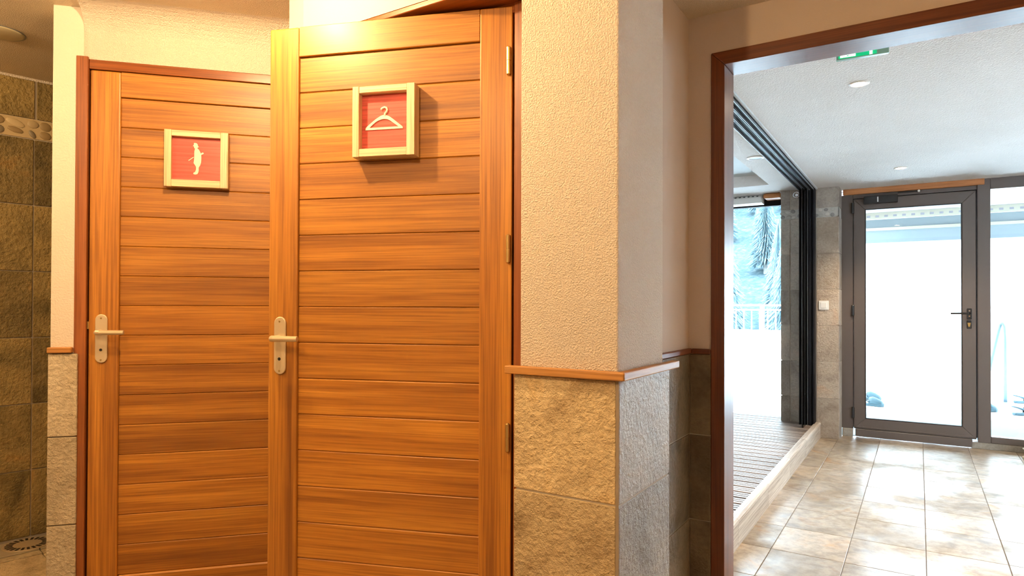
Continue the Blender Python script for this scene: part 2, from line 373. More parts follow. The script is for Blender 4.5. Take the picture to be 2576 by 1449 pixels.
t3 = empty('trim_3', (-0.61, 1.46, 0.983)); tag(t3, 'varnished wooden dado cap wrapping the column', 'trim', kind='structure')
MB().prism([(-0.330, -0.006), (0.012, -0.006), (-0.012, 0.018), (-0.330, 0.018)], 'z', 0, 0.021).build('cap_rail', TRIMW, t3, bevel=0.003, seg=2)
MB().prism([(0.0125, -0.006), (0.0125, 0.417), (-0.0115, 0.417), (-0.0115, 0.018)], 'z', 0, 0.021).build('cap_rail', TRIMY, t3, bevel=0.003, seg=2)

# ---- bulkhead and lining over the hanger door
wbk = struct('wall_bulkhead', MB().box(-1.773, CX0, 1.476, 1.66, 2.068, HC), SMOOTH, 'smooth bulkhead above the half open hanger door', 'wall')
struct('wall_partition', MB().box(-1.90, -1.795, 1.52, 2.46, -0.1, HC), SMOOTH, 'partition between the two door niches', 'wall')
t4 = empty('trim_4', (-1.0, 1.592, 0)); tag(t4, 'sapele frame around the half open hanger door', 'door frame', kind='structure')
MB().box(-0.773, 0.095, -0.116, 0.06, 2.050, 2.0675).build('head_lining', FRAMEX, t4, bevel=0.002)
MB().box(-0.79, 0.095, 0.0, 0.035, 2.02, 2.0495).build('head_stop', FRAMEX, t4)
MB().box(0.004, 0.095, -0.004, 0.06, 0, 2.0495).build('jamb', FRAMEW, t4, bevel=0.003)
MB().box(-0.838, -0.795, 0.0, 0.06, 0, 2.0495).build('jamb', FRAMEW, t4, bevel=0.003)
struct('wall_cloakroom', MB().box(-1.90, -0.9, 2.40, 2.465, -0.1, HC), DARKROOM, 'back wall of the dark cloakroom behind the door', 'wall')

# ---- oblique wall with the toilet door, its pillar and tiles (local frame: x along the wall, y into it)
OA = (-2.615, 1.196, 0.0); RA = math.radians(46.9)
wl = empty('wall_left', OA, RA); tag(wl, 'cream crepi wall around the toilet door beside the shower', 'wall', kind='structure')
MB().box(-0.022, 1.24, 0.004, 0.12, 2.080, HC).box(0.845, 1.24, 0.004, 0.12, -0.1, 2.08).build('plaster_panel', CREPI, wl)
MB().box(-0.123, -0.0215, 0.0, 0.12, -0.1, HC).build('pillar', CREPI2, wl, bevel=0.003, seg=2)
ang = [math.pi / 2 * i / 8 for i in range(9)]
MB().prism([(0.004, HC)] + [(0.004 - 0.10 * (1 - math.cos(t)), HC - 0.10 * (1 - math.sin(t))) for t in ang], 'x', -0.0215, 1.24).build('ceiling_cove', CREPI, wl)
for a, c in zip(ROWS[:-1], ROWS[1:]):
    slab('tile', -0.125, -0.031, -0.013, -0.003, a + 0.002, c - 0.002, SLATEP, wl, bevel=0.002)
MB().box(-0.121, -0.036, -0.008, 0.001, 0, 0.983).build('grout_bed', GROUT, wl)
t5 = empty('trim_5', OA, RA); tag(t5, 'short varnished dado cap on the narrow shower pillar', 'trim', kind='structure')
MB().box(-0.126, -0.047, -0.024, 0.0, 0.985, 1.006).build('cap_rail', TRIMW, t5, bevel=0.003)
t6 = empty('trim_6', OA, RA); tag(t6, 'sapele frame around the closed toilet door', 'door frame', kind='structure')
MB().box(-0.0465, -0.0065, -0.004, 0.10, 0, 2.088).build('jamb', FRAMEW, t6, bevel=0.002)
MB().box(-0.006, 0.80, 0.002, 0.10, 2.044, 2.0795).build('head', FRAMEX, t6, bevel=0.002)
MB().box(0.797, 0.845, 0.002, 0.10, 0, 2.044).build('jamb', FRAMEW, t6, bevel=0.002)
MB().box(-0.006, 0.80, 0.046, 0.10, 0, 2.044).build('stop_panel', DARKHOLE, t6)

# ---- shower alcove
OS = (-3.676, 1.43, 0.0); RS = math.radians(90 - 10.5)       # local x runs along the tiled wall, away from the camera
ws = empty('wall_shower', OS, RS); tag(ws, 'dark slate tiled shower wall with a pebble border', 'wall', kind='structure')
MB().box(-2.6, 0.95, 0.008, 0.12, -0.05, HC).build('wall_core', GROUTL, ws)
SROW = [0.03, 0.354, 0.677, 1.0, 1.324, 1.648, 1.972]
for c0 in (-0.648, -0.324, 0.0, 0.324):
    for a, c in zip(SROW[:-1], SROW[1:]):
        slab('tile', c0 - 0.3215, c0 - 0.0025, 0.001, 0.0085, a + 0.0025, c - 0.0025, SLATED, ws, bevel=0.002)
    slab('tile', c0 - 0.318 + 0.004, c0 + 0.0, 0.001, 0.0085, 2.073, HC - 0.012, SLATED, ws, bevel=0.002)
MB().box(-0.97, 0.33, 0.003, 0.009, 1.975, 2.070).build('pebble_bed', PEBBED, ws)
MB().box(-0.97, 0.33, -0.0005, 0.012, HC - 0.012, HC).build('plaster_edge', CREPI, ws)
bm = bmesh.new(); bmesh.ops.create_icosphere(bm, subdivisions=2, radius=1.0); peb_me = bpy.data.meshes.new('pebble'); bm.to_mesh(peb_me); bm.free()
for p in peb_me.polygons: p.use_smooth = True
PEB_ME = []
for mt_ in PEB + PEBG:
    me = peb_me.copy(); me.materials.append(mt_); PEB_ME.append(me)
def pebble(parent, loc, a, b, rot, k, axis='y', t=0.006):
    o = bpy.data.objects.new('pebble', PEB_ME[k]); COL.objects.link(o); o.parent = parent; o.location = loc
    o.scale = (a, t, b); o.rotation_euler = (0, rot, 0)
    return o
rp = random.Random(3)
for (px, pz, a, b, r, k) in [(-0.215, 2.045, .036, .022, 0.2, 0), (-0.145, 2.045, .030, .022, 0.1, 2), (-0.075, 2.040, .040, .018, 0.35, 3), (-0.005, 2.045, .024, .020, 0, 0),
                             (0.045, 2.042, .026, .022, .4, 2), (0.100, 2.045, .028, .020, 0, 0), (-0.250, 2.000, .018, .020, 0, 3), (-0.205, 1.998, .019, .022, 0.3, 1), (-0.140, 1.998, .024, .021, -0.2, 1),
                             (-0.075, 2.006, .034, .014, 0.25, 2), (-0.008, 1.996, .022, .012, 1.0, 1), (0.045, 1.998, .026, .020, .3, 2), (0.105, 1.996, .024, .018, 0, 1),
                             (-0.285, 2.045, .026, .020, 0, 2), (-0.300, 1.998, .022, .020, .5, 0), (-0.350, 2.02, .028, .030, .2, 3), (-0.41, 2.045, .03, .02, 0, 1), (-0.41, 1.998, .03, .018, 0.3, 0)]:
    pebble(ws, (px, 0.003, pz), a, b, r, k)
sf = empty('floor_shower', OS, RS); tag(sf, 'ochre tiled shower floor around the round drain', 'floor', kind='structure')
MB().box(-2.6, 0.95, -1.6, 0.0, -0.05, 0.001).build('floor_bed', GROUT, sf)
for i in range(-3, 2):
    slab('tile', i * 0.33 + 0.002, i * 0.33 + 0.328, -0.56, -0.253, 0.0, 0.010, SLATE, sf, bevel=0.002)
    slab('tile', i * 0.33 + 0.002, i * 0.33 + 0.328, -0.89, -0.564, 0.0, 0.010, SLATE, sf, bevel=0.002)
    slab('gully_tile', i * 0.33 + 0.002, i * 0.33 + 0.328, -0.250, -0.202, 0.0, 0.016, SLATE, sf, bevel=0.002)
    slab('gully_tile', i * 0.33 + 0.002, i * 0.33 + 0.328, -0.199, -0.002, 0.0, 0.022, plain('gully_stone', (0.42, 0.34, 0.22), 0.5) if i == -3 else bpy.data.materials['gully_stone'], sf, bevel=0.002)
dr = empty('shower_drain', (-3.583, 1.382, 0.0223), RS); tag(dr, 'round slotted shower drain set beside the slate wall', 'drain')
MB().lathe([(0.097, 0), (0.097, 0.002), (0.094, 0.004), (0.0, 0.0045)], 48).build('plate', CHAMP, dr)
for i in range(22):
    th = 2 * math.pi * i / 22
    o = slab('slot', 0.056, 0.086, -0.0055, 0.0055, 0.0040, 0.0052, DARKHOLE, dr)
    o.location = (0.072 * math.cos(th), 0.072 * math.sin(th), 0.0046); o.rotation_euler = (0, 0, th)
lp = empty('ceiling_lamp', (-3.165, 1.105, HC - 0.001)); tag(lp, 'unlit round frosted ceiling lamp in the shower', 'lamp')
MB().lathe([(0.0, -0.009), (0.045, -0.008), (0.075, -0.005), (0.084, -0.001), (0.084, 0.0)], 40).build('shade', GLOBE, lp, smooth=True)
MB().lathe([(0.088, -0.0012), (0.088, 0.0)], 40).build('base_ring', GREYP, lp)

# ------------------------------------------------------------------ plank doors
def handle(parent):
    pts = []
    for i in range(13): a = math.pi * i / 12; pts.append((0.0445 + 0.0205 * math.cos(a), 1.1065 + 0.0205 * math.sin(a)))
    for i in range(13): a = math.pi + math.pi * i / 12; pts.append((0.0445 + 0.0205 * math.cos(a), 0.966 + 0.0205 * math.sin(a)))
    pl = MB().prism(pts, 'y', -0.0065, -0.0002).build('handle_plate', CHAMP, parent, bevel=0.0025, seg=2)
    MB().tube([(0.042, -0.005, 1.060), (0.040, -0.026, 1.060), (0.040, -0.040, 1.060), (0.044, -0.048, 1.060), (0.054, -0.052, 1.060), (0.09, -0.053, 1.060), (0.133, -0.052, 1.060)],
              [0.0095, 0.009, 0.0095, 0.0098, 0.0095, 0.009, 0.0088], 14).build('lever', CHAMP, pl, bevel=0.0008)
    MB().tube([(0.0435, -0.0068, 0.994), (0.0435, -0.004, 0.994)], 0.0052, 12).build('keyhole', DARKHOLE, pl)
    for z in (1.1125, 0.9565):
        MB().tube([(0.0435, -0.0078, z), (0.0435, -0.004, z)], 0.0034, 10).build('screw', BRASS, pl, bevel=0.0008)

def plank_door(name, loc, rz, label, hinges):
    d = empty(name, loc, rz); tag(d, label, 'door', kind='structure')
    T = 0.040
    MB().box(0.0, 0.101, 0, T, 0.008, 2.04).build('stile', WOOD_V, d, bevel=0.005, seg=2)
    MB().box(0.692, 0.79, 0, T, 0.008, 2.04).build('stile', WOOD_V, d, bevel=0.003, seg=2)
    MB().box(0.1013, 0.6917, 0.0005, T, 1.946, 2.04).build('rail', WOOD_H, d, bevel=0.002)
    MB().box(0.1013, 0.6917, 0.0005, T, 0.008, 0.146).build('rail', WOOD_H, d, bevel=0.005)
    n = 16; h = (1.946 - 0.146) / n
    for i in range(n):
        z = 0.146 + i * h
        slab('plank', 0.099, 0.694, 0.009, 0.031, z + 0.0003, z + h - 0.0003, WOOD_H, d, bevel=0.0028)
    handle(d)
    if hinges:
        for z in (1.878, 1.3295, 0.781):
            hg = MB().lathe([(0.0, -0.043), (0.0035, -0.042), (0.0068, -0.039), (0.0068, -0.001), (0.0052, -0.0008), (0.0052, 0.0008), (0.0068, 0.001), (0.0068, 0.039), (0.0035, 0.042), (0.0, 0.043)], 14).build('hinge', BRASS, d)
            hg.location = (0.7805, -0.0060, z)
    else:
        MB().box(-0.006, 0.002, 0.006, 0.03, 1.072, 1.10).build('latch', BRASS, d)
    return d
plank_door('door_1', OA, RA, 'closed sapele plank toilet door with a figure sign', False)
BO = (-1.747, 1.324, 0.0); RB = math.radians(19.81)
plank_door('door_2', BO, RB, 'half open sapele plank door with a coat hanger sign', True)

# ---- framed pictogram signs (local frame: x right, y into the door, z up)
def sign(name, loc, rz, x0, x1, z0, z1, d0, depth, brd, label):
    s = empty(name, loc, rz); tag(s, label, 'sign', 'framed door signs')
    f, bk = d0 - depth, d0 + 0.0004
    MB().box(x0, x0 + brd, f, bk - 0.001, z0, z1).build('frame_bar', PINEV, s, bevel=0.0012)
    MB().box(x1 - brd * 1.15, x1, f, bk - 0.001, z0, z1).build('frame_bar', PINEV, s, bevel=0.003 if depth < 0.04 else 0.0014, seg=2)
    MB().box(x0 + brd, x1 - brd * 1.15, f + 0.001, bk - 0.001, z1 - brd * 0.95, z1 - 0.001).build('frame_bar', PINE, s, bevel=0.0012)
    MB().box(x0 + brd, x1 - brd * 1.15, f + 0.001, bk - 0.001, z0 + 0.001, z0 + brd * 1.15).build('frame_bar', PINE, s, bevel=0.0012)
    MB().box(x0 + brd * 0.8, x1 - brd * 0.9, f + depth * 0.52, f + depth * 0.75, z0 + brd * 0.9, z1 - brd * 0.8).build('panel', REDP, s)
    return s, f + depth * 0.52
s1, py = sign('sign', OA, RA, 0.257, 0.482, 1.613, 1.830, 0.0085, 0.036, 0.0245, 'framed red sign with a hatted figure on the toilet door')
man = [(-.004, .060), (.006, .060), (.012, .056), (.0135, .050), (.018, .045), (.012, .042), (.012, .039), (.018, .035), (.024, .026), (.0265, .020), (.034, .025), (.040, .023), (.0385, .019), (.034, .0165), (.0285, .0155),
       (.0295, .004), (.0285, -.014), (.024, -.026), (.018, -.034), (.018, -.046), (.016, -.054), (.012, -.060), (.002, -.062), (-.006, -.060), (-.005, -.055), (.002, -.052), (.006, -.042), (.006, -.032), (.0, -.024), (-.005, -.018), (-.003, -.006), (-.002, .010),
       (-.002, .028), (.001, .038), (-.003, .041), (-.004, .046), (-.009, .0475), (-.0075, .050), (-.005, .051)]
cx, cz = 0.358, 1.727
MB().prism([(cx + 0.004 + (a - 0.012) * 0.80 + 0.008, cz + b) for a, b in man], 'y', py - 0.0022, py - 0.0003).build('figure_cutout', CREAM, s1)
MB().prism([(cx - .002, cz + .006), (cx - .020, cz - .008), (cx - .0185, cz - .0105), (cx - .001, cz + .003)], 'y', py - 0.0022, py - 0.0003).build('stick_cutout', CREAM, s1)
s2, py = sign('sign', BO, RB, 0.302, 0.501, 1.611, 1.825, 0.0085, 0.0435, 0.0215, 'framed red sign with a white coat hanger on the half open door')
cx, cz = 0.396, 1.700
OUTL = [(-.060, .0025), (-.055, .0075), (-.045, .0155), (-.035, .0230), (-.025, .0300), (-.013, .0368), (-.006, .0395), (.002, .0400), (.009, .0385), (.018, .0345), (.028, .0275), (.038, .0195), (.048, .0115), (.056, .0055), (.060, .0015)]
INL = [(-.0465, .0040), (-.043, .0075), (-.036, .0130), (-.028, .0190), (-.019, .0240), (-.010, .0268), (-.004, .0278), (.002, .0280), (.008, .0272), (.014, .0252), (.021, .0215), (.029, .0155), (.037, .0098), (.043, .0055), (.0465, .0035)]
vb = MB(); b = len(vb.v)
ring_o = [(-0.0605, -0.0035)] + OUTL + [(0.0605, -0.0035)]
ring_i = [(-0.0465, 0.0030)] + INL + [(0.0465, 0.0030)]
n = len(ring_o)
for yy in (py - 0.0025, py - 0.0003):
    for q in ring_o: vb.v.append((cx + q[0], yy, cz + q[1]))
    for q in ring_i: vb.v.append((cx + q[0], yy, cz + q[1]))
for i in range(n):
    j = (i + 1) % n
    vb.f += [(i, j, n + j, n + i), (2 * n + i, 2 * n + j, 3 * n + j, 3 * n + i), (i, j, 2 * n + j, 2 * n + i), (n + i, n + j, 3 * n + j, 3 * n + i)]
vb.build('hanger_cutout', CREAM, s2)
hk = [(0.002, .038), (.003, .044), (.008, .049), (.0105, .055), (.008, .061), (.001, .0635), (-.006, .0610), (-.0095, .0565)]
MB().tube([(cx + a, py - 0.0014, cz + c) for a, c in hk], 0.0034, 8).build('hook_cutout', CREAM, s2)

# ------------------------------------------------------------------ hall downlights (in the ceiling above the frame), some added as unseen fill
def downlight(loc, zc, power, col, label, ang=178, blend=0.12, rad=0.03, glow=BULB, r=0.045):
    o = empty('downlight', (loc[0], loc[1], zc)); tag(o, label, 'lamp', 'recessed ceiling downlights')
    MB().lathe([(r, 0.0), (r, -0.003), (r * 0.80, -0.006), (r * 0.72, -0.002), (r * 0.72, 0.0)], 28).build('rim', WHITEP, o, smooth=True)
    MB().lathe([(r * 0.70, 0.0), (r * 0.66, -0.0035), (0.0, -0.0045)], 28).build('bulb', glow, o, smooth=True)
    ld = bpy.data.lights.new('downlight_beam', 'SPOT' if ang < 178 else 'POINT'); ld.energy = power; ld.color = col; ld.shadow_soft_size = rad
    if ang < 178: ld.spot_size = math.radians(ang); ld.spot_blend = blend
    l = bpy.data.objects.new('downlight_beam', ld); COL.objects.link(l); l.parent = o; l.location = (0, 0, -0.055)
    return o
downlight((-1.589, 0.976), HC, HALL_W * 0.95, WARM, 'lit downlight above the free edge of the hanger door', rad=0.02)
downlight((-0.78, -0.15), HC, HALL_W * 1.05, WARM, 'added fill downlight in the hall ceiling beside the column')  # unseen lamp added to brighten the door fronts
downlight((-2.15, -0.25), HC, HALL_W * 0.55, WARM, 'lit downlight in the hall ceiling facing the toilet door', ang=179.5, blend=0.03)
downlight((-3.15, 0.15), HC, HALL_W * 0.75, WARM, 'added fill downlight in the ceiling in front of the shower', ang=180)  # unseen lamp added to lift the shower alcove
downlight((1.5, 0.9), HC, HALL_W * 0.45, WARM, 'added fill downlight in the hall ceiling at the right of the opening')  # unseen lamp added to warm the right face of the column

# ------------------------------------------------------------------ pool lobby beyond the opening
fl = struct('floor', MB().box(-0.80, 3.3, 2.6, 6.60, -0.1, -0.003), GROUT, 'tiled lobby floor running from the opening to the glass door', 'floor')
xs = [-0.605 + 0.3153 * i for i in range(-1, 9)]; ys = [3.306 - 0.3695 * 2 + 0.3695 * j for j in range(0, 12)]
for j, yy in enumerate(ys):
    for i, xx in enumerate(xs):
        x0_, x1_ = max(xx, -0.76) + 0.0018, xx + 0.3153 - 0.0018; y0_, y1_ = yy + 0.0016, min(yy + 0.3695, 6.59) - 0.0016
        if y1_ - y0_ < 0.02: continue
        slab('tile', x0_, x1_, y0_, y1_, -0.02, 0.0, FLOORT, fl, bevel=0.0012)
struct('ceiling', MB().box(-0.9, 3.3, 2.6, 6.66, FC, FC + 0.15), CEILM, 'white textured ceiling of the lobby with downlights', 'ceiling')
vc = struct('ceiling', MB().box(-1.10, -0.9, 2.6, 6.66, FC, FC + 0.15).box(-4.1, -1.1, 5.93, 6.66, FC, FC + 0.15).box(-4.1, -1.1, 2.6, 5.93, FC + 0.10, FC + 0.15),
            CEILM, 'veranda ceiling with a raised panel left of the sliding track', 'ceiling')
MB().box(-4.1, -1.1005, 2.6, 5.9295, FC + 0.095, FC + 0.0995).build('raised_panel', PALEB, vc)
struct('wall_lobby', MB().box(3.2, 3.3, 2.6, 6.66, -0.1, FC), CREPI2, 'plaster wall at the right end of the lobby', 'wall')
struct('wall_veranda', MB().box(-4.1, -4.0, 2.6, 6.66, -0.1, FC), CREPI2, 'plaster wall at the left end of the veranda', 'wall')

# ---- far slate pillar
PX0, PX1, PY0, PY1 = -1.072, -0.591, 6.323, 6.60
wp = struct('wall_pillar', MB().box(PX0 + 0.01, PX1 - 0.01, PY0 + 0.008, PY1, -0.1, FC), GROUTL, 'grey slate tiled pillar between sliding track and glass door', 'wall')
PROW = [0.0, 0.352, 0.673, 0.994, 1.315, 1.636, 1.956]
for (a0, a1) in ((PX0, -0.992), (-0.989, -0.775), (-0.772, PX1 - 0.006)):
    for a, c in zip(PROW[:-1], PROW[1:]):
        slab('tile', a0 + 0.001, a1 - 0.001, PY0, PY0 + 0.0085, a + 0.0015, c - 0.0015, SLATEW if a0 > -0.78 else SLATEG, wp, bevel=0.0012)
    slab('tile', a0 + 0.001, a1 - 0.001, PY0, PY0 + 0.0085, 2.044, FC - 0.002, SLATEG, wp, bevel=0.0012)
for a, c in list(zip(PROW[:-1], PROW[1:])) + [(2.043, FC - 0.001)]:
    slab('tile', PX1 - 0.010, PX1, PY0 + 0.002, 6.53, a + 0.0015, c - 0.0015, SLATEG, wp, bevel=0.0012)
MB().box(PX0 + 0.002, PX1 - 0.002, PY0 + 0.003, PY0 + 0.0085, 1.957, 2.042).box(PX1 - 0.009, PX1 - 0.003, PY0 + 0.003, 6.53, 1.957, 2.042).build('pebble_bed', plain('grey_pebble_bed', (0.46, 0.45, 0.42), 0.8), wp)
x = PX0 + 0.02
k = 0
while x < PX1 - 0.02:
    for z in (1.978, 2.021):
        pebble(wp, (x + rp.uniform(-.006, .006), PY0 + 0.0035, z + rp.uniform(-.005, .005)), rp.uniform(.017, .024), rp.uniform(.013, .018), rp.uniform(-.5, .5), 4 + (k * 7 + int(z * 1000)) % 3, t=0.004); k += 1
    x += 0.045
sw = empty('light_switch', (-0.7155, PY0, 1.175)); tag(sw, 'square white light switch on the grey slate pillar', 'switch')
MB().box(-0.040, 0.040, -0.010, 0.0, -0.040, 0.040).build('plate', WHITEP, sw, bevel=0.004, seg=2)
MB().box(-0.024, 0.024, -0.0135, -0.0095, -0.024, 0.024).build('rocker', WHITEP, sw, bevel=0.002)
hkm = empty('wall_hook', (-0.932, PY0, 2.168)); tag(hkm, 'chrome ring hook high on the slate pillar behind glass', 'hook')
MB().tube([(0.0, 0.0, 0.0), (0.0, -0.03, 0.0)], 0.012, 12).build('stem', CHROME, hkm)
MB().tube([(0.026 * math.cos(t / 14 * 2 * math.pi), -0.032, 0.026 * math.sin(t / 14 * 2 * math.pi)) for t in range(15)], 0.007, 8).build('ring', CHROME, hkm, smooth=True)

# ---- glazed door and fixed light in the far wall
GY = 6.57
tb = struct('trim_7', MB().box(-0.580, 0.456, GY - 0.035, GY + 0.07, 2.170, FC), BEAMW, 'orange pine beam above the glazed door', 'beam', bevel=0.003)
fr = empty('trim_8', (0, GY, 0)); tag(fr, 'anthracite aluminium frame of the glazed lobby wall', 'door frame', kind='structure')
MB().box(-0.6008, -0.503, -0.005, 0.06, 0.07, 2.170).build('jamb', ALU, fr, bevel=0.002)
MB().box(-0.502, 0.4068, -0.005, 0.06, 2.135, 2.170).build('head', ALU, fr, bevel=0.002)
MB().box(0.4075, 0.495, -0.02, 0.06, 0.052, 2.2195).build('mullion', ALU, fr, bevel=0.003)
MB().box(0.4955, 3.2, -0.02, 0.06, 2.13, 2.2195).build('head', ALU, fr, bevel=0.003)
MB().box(0.4955, 3.2, -0.02, 0.06, 0.052, 0.105).build('sill', ALU, fr, bevel=0.003)
MB().box(1.88, 1.96, -0.02, 0.06, 0.1055, 2.1295).build('mullion', ALU, fr, bevel=0.003)
for i, (a, c) in enumerate(((0.4955, 1.8795), (1.9605, 3.2))):
    w = MB().box(a, c, GY + 0.018, GY + 0.024, 0.1055, 2.1295).build('window_%d' % (i + 1), GLASS); tag(w, ('clear fixed pane directly right of the glazed door', 'clear fixed pane at the right end of the lobby')[i], 'window', kind='structure')
pl = empty('baseboard_far', (0, GY, 0)); tag(pl, 'low rough stone plinth beneath the fixed glazing', 'plinth', kind='structure')
MB().box(0.366, 3.2, -0.030, 0.06, 0.0, 0.0515).build('plinth_stone', STONE, pl, bevel=0.003)
MB().box(-0.590, -0.505, -0.030, 0.06, 0.0, 0.0695).build('plinth_stone', STONE, pl, bevel=0.003)

MB().box(-0.53, -0.475, 0.0605, 0.075, 0.074, 2.17).build('rebate_strip', GASK, fr)
MB().box(0.38, 0.43, 0.0605, 0.075, 0.074, 2.17).build('rebate_strip', GASK, fr)
MB().box(-0.4745, 0.3795, 0.0605, 0.075, 2.10, 2.17).build('rebate_strip', GASK, fr)
d3 = empty('door_3', (0, GY, 0)); tag(d3, 'closed anthracite door with one tall pane and black lever', 'door', kind='structure')
x0, x1, z0, z1 = -0.497, 0.398, 0.074, 2.128
gx0, gx1, gz0, gz1 = -0.407, 0.303, 0.168, 2.031
ya, yb = -0.018, 0.045
MB().prism([(x0, z0), (gx0, gz0), (gx0, gz1), (x0, z1)], 'y', ya, yb).build('stile', ALU, d3, bevel=0.003)
MB().prism([(x1, z0), (x1, z1), (gx1, gz1), (gx1, gz0)], 'y', ya, yb).build('stile', ALU, d3, bevel=0.003)
MB().prism([(x0, z1), (gx0, gz1), (gx1, gz1), (x1, z1)], 'y', ya, yb).build('rail', ALU, d3, bevel=0.003)
MB().prism([(x0, z0), (x1, z0), (gx1, gz0), (gx0, gz0)], 'y', ya, yb).build('rail', ALU, d3, bevel=0.003)
MB().box(x0 + .012, x1 - .012, ya - 0.006, ya + 0.001, z0 + 0.010, z0 + 0.020).build('drip_bead', ALU, d3, bevel=0.002)
MB().box(x0 + 0.012, x1 - 0.028, -0.030, 0.02, 0.006, 0.073).build('kick_rail', ALU, d3, bevel=0.004)
MB().box(gx0, gx1, 0.012, 0.018, gz0, gz1).build('pane', GLASS, d3)
g = MB(); w_ = 0.006
g.box(gx0, gx0 + w_, ya - 0.001, 0.011, gz0, gz1).box(gx1 - w_, gx1, ya - 0.001, 0.011, gz0, gz1).box(gx0 + w_, gx1 - w_, ya - 0.001, 0.011, gz1 - w_, gz1).box(gx0 + w_, gx1 - w_, ya - 0.001, 0.011, gz0, gz0 + w_)
g.build('glazing_gasket', GASK, d3)
hp = MB().box(0.335, 0.368, ya - 0.010, ya, 1.063, 1.152).build('handle_plate', BLACKP, d3, bevel=0.003)
MB().tube([(0.352, ya - 0.008, 1.112), (0.352, ya - 0.045, 1.112), (0.345, ya - 0.055, 1.112), (0.28, ya - 0.056, 1.111), (0.222, ya - 0.055, 1.110)], 0.0085, 10).build('lever', BLACKP, hp)
for z in (1.132, 1.088): MB().tube([(0.352, ya - 0.012, z), (0.352, ya - 0.009, z)], 0.006, 10).build('screw', CHROME, hp)
cp = MB().box(0.335, 0.366, ya - 0.009, ya, 0.985, 1.052).build('cylinder_plate', BLACKP, d3, bevel=0.003)
MB().prism([(0.344, 1.000), (0.356, 1.000), (0.362, 1.034), (0.338, 1.034)], 'y', ya - 0.016, ya - 0.008).build('lock_cylinder', BRASS, cp, bevel=0.002)
for z in (2.05, 1.13, 0.215):
    MB().lathe([(0.0, -0.05), (0.010, -0.048), (0.012, -0.044), (0.012, 0.044), (0.010, 0.048), (0.0, 0.05)], 12).build('hinge', BLACKP, d3).location = (-0.503, -0.022, z)
cl = MB().box(-0.415, -0.155, ya - 0.045, ya - 0.0005, 2.073, 2.140).build('door_closer', BLACKP, d3, bevel=0.004)
MB().box(-0.31, -0.30, ya - 0.047, ya - 0.0445, 2.085, 2.13).build('adjuster_slot', CHROME, cl)
MB().box(-0.155, 0.015, ya - 0.028, ya - 0.018, 2.150, 2.160).build('closer_arm', BLACKP, cl)
MB().tube([(0.0, ya - 0.034, 2.157), (0.0, ya - 0.012, 2.157)], 0.010, 10).build('arm_pivot', WHITEP, cl)

# ---- lobby downlights, exit sign
downlight((-0.238, 3.453), FC, FAR_W, FARCOL, 'lit downlight in the lobby ceiling nearest the opening', ang=120, blend=0.6)
downlight((-0.116, 5.72), FC, FAR_W, FARCOL, 'lit downlight in the lobby ceiling in front of the glazed door', ang=120, blend=0.6)
downlight((0.47, 3.92), FC, FAR_W * 0.8, FARCOL, 'lit downlight in the lobby ceiling at the right edge of the photo', ang=120, blend=0.6)
ex = empty('exit_sign', (-0.268, 2.758, 2.11), math.radians(4)); tag(ex, 'green emergency exit sign hanging behind the opening lintel', 'sign')
MB().box(0, 0.176, 0.0, 0.02, 0, FC - 2.11).build('edge_panel', CYANP, ex, bevel=0.002)
MB().box(0.008, 0.136, -0.002, -0.0002, 0.003, 0.100).build('green_panel', GREEN, ex)
MB().box(0.014, 0.066, -0.0035, -0.0022, 0.006, 0.060).build('doorway_mark', SIGNW, ex)
MB().box(0.036, 0.043, -0.0045, -0.0036, 0.009, 0.012).build('foot_mark', GREEN, ex)
MB().prism([(0.098, 0.075), (0.112, 0.020), (0.112, 0.003), (0.122, 0.003), (0.122, 0.020), (0.132, 0.075)], 'y', -0.0035, -0.0022).build('arrow_mark', SIGNW, ex)

# ---- sliding door track, post and stacked pane (setting)
sd = empty('door_4', (0, 0, 0)); tag(sd, 'black multi rail sliding door frame between lobby and veranda', 'door', kind='structure')
MB().box(-0.900, -0.778, 2.605, 6.321, 2.203, FC - 0.0005).build('head_track', ALUD, sd)
for xx in (-0.900, -0.866, -0.858, -0.822, -0.814, -0.784):
    MB().box(xx, xx + 0.0024, 2.605, 6.20, 2.188, 2.2028).build('track_rib', ALUL, sd)
MB().box(-0.777, -0.765, 2.605, 6.322, 2.208, FC - 0.0005).build('shadow_bead', PALEB, sd)
MB().box(-0.900, -0.778, 6.235, 6.322, 0.12, 2.2025).build('post', ALUD, sd)
for xx, w_ in ((-0.900, 0.010), (-0.880, 0.006), (-0.866, 0.020), (-0.834, 0.006), (-0.822, 0.022), (-0.790, 0.012)):
    MB().box(xx, xx + w_, 6.20, 6.2345, 0.12, 2.2025).build('post_rib', ALUD if w_ > 0.008 else plain('dark_aluminium_rib', (0.07, 0.075, 0.085), 0.3) if 'dark_aluminium_rib' not in bpy.data.materials else bpy.data.materials['dark_aluminium_rib'], sd)
MB().box(-0.848, -0.842, 6.02, 6.20, 0.125, 2.18).build('pane', GLASS, sd)

# ---- deck with kerb
dk = empty('deck', (-0.742, 2.62, 0)); tag(dk, 'raised grooved timber deck of the veranda', 'deck', kind='structure')
pr = [(0.0, 0.0)]
wB, hB, ng = 0.098, 0.024, 2
prof = [(0.0, 0.0), (0.0, hB - 0.003), (0.004, hB)]
for i in range(ng):
    a = 0.026 + i * 0.034
    prof += [(a, hB), (a + 0.002, hB - 0.008), (a + 0.010, hB - 0.008), (a + 0.012, hB)]
prof += [(wB - 0.004, hB), (wB, hB - 0.003), (wB, 0.0)]
me = MB().prism(prof, 'x', -3.25, -0.047).mesh('board'); me.materials.append(DECKW)
for i in range(34):
    o = bpy.data.objects.new('board', me); COL.objects.link(o); o.parent = dk; o.location = (0, i * 0.1165, 0.096)
MB().box(-3.25, -0.047, 0, 3.96, -0.1, 0.05).build('deck_base', DARKHOLE, dk)
yk = [-0.01, 0.62, 1.36, 2.10, 2.84, 3.58, 3.70]
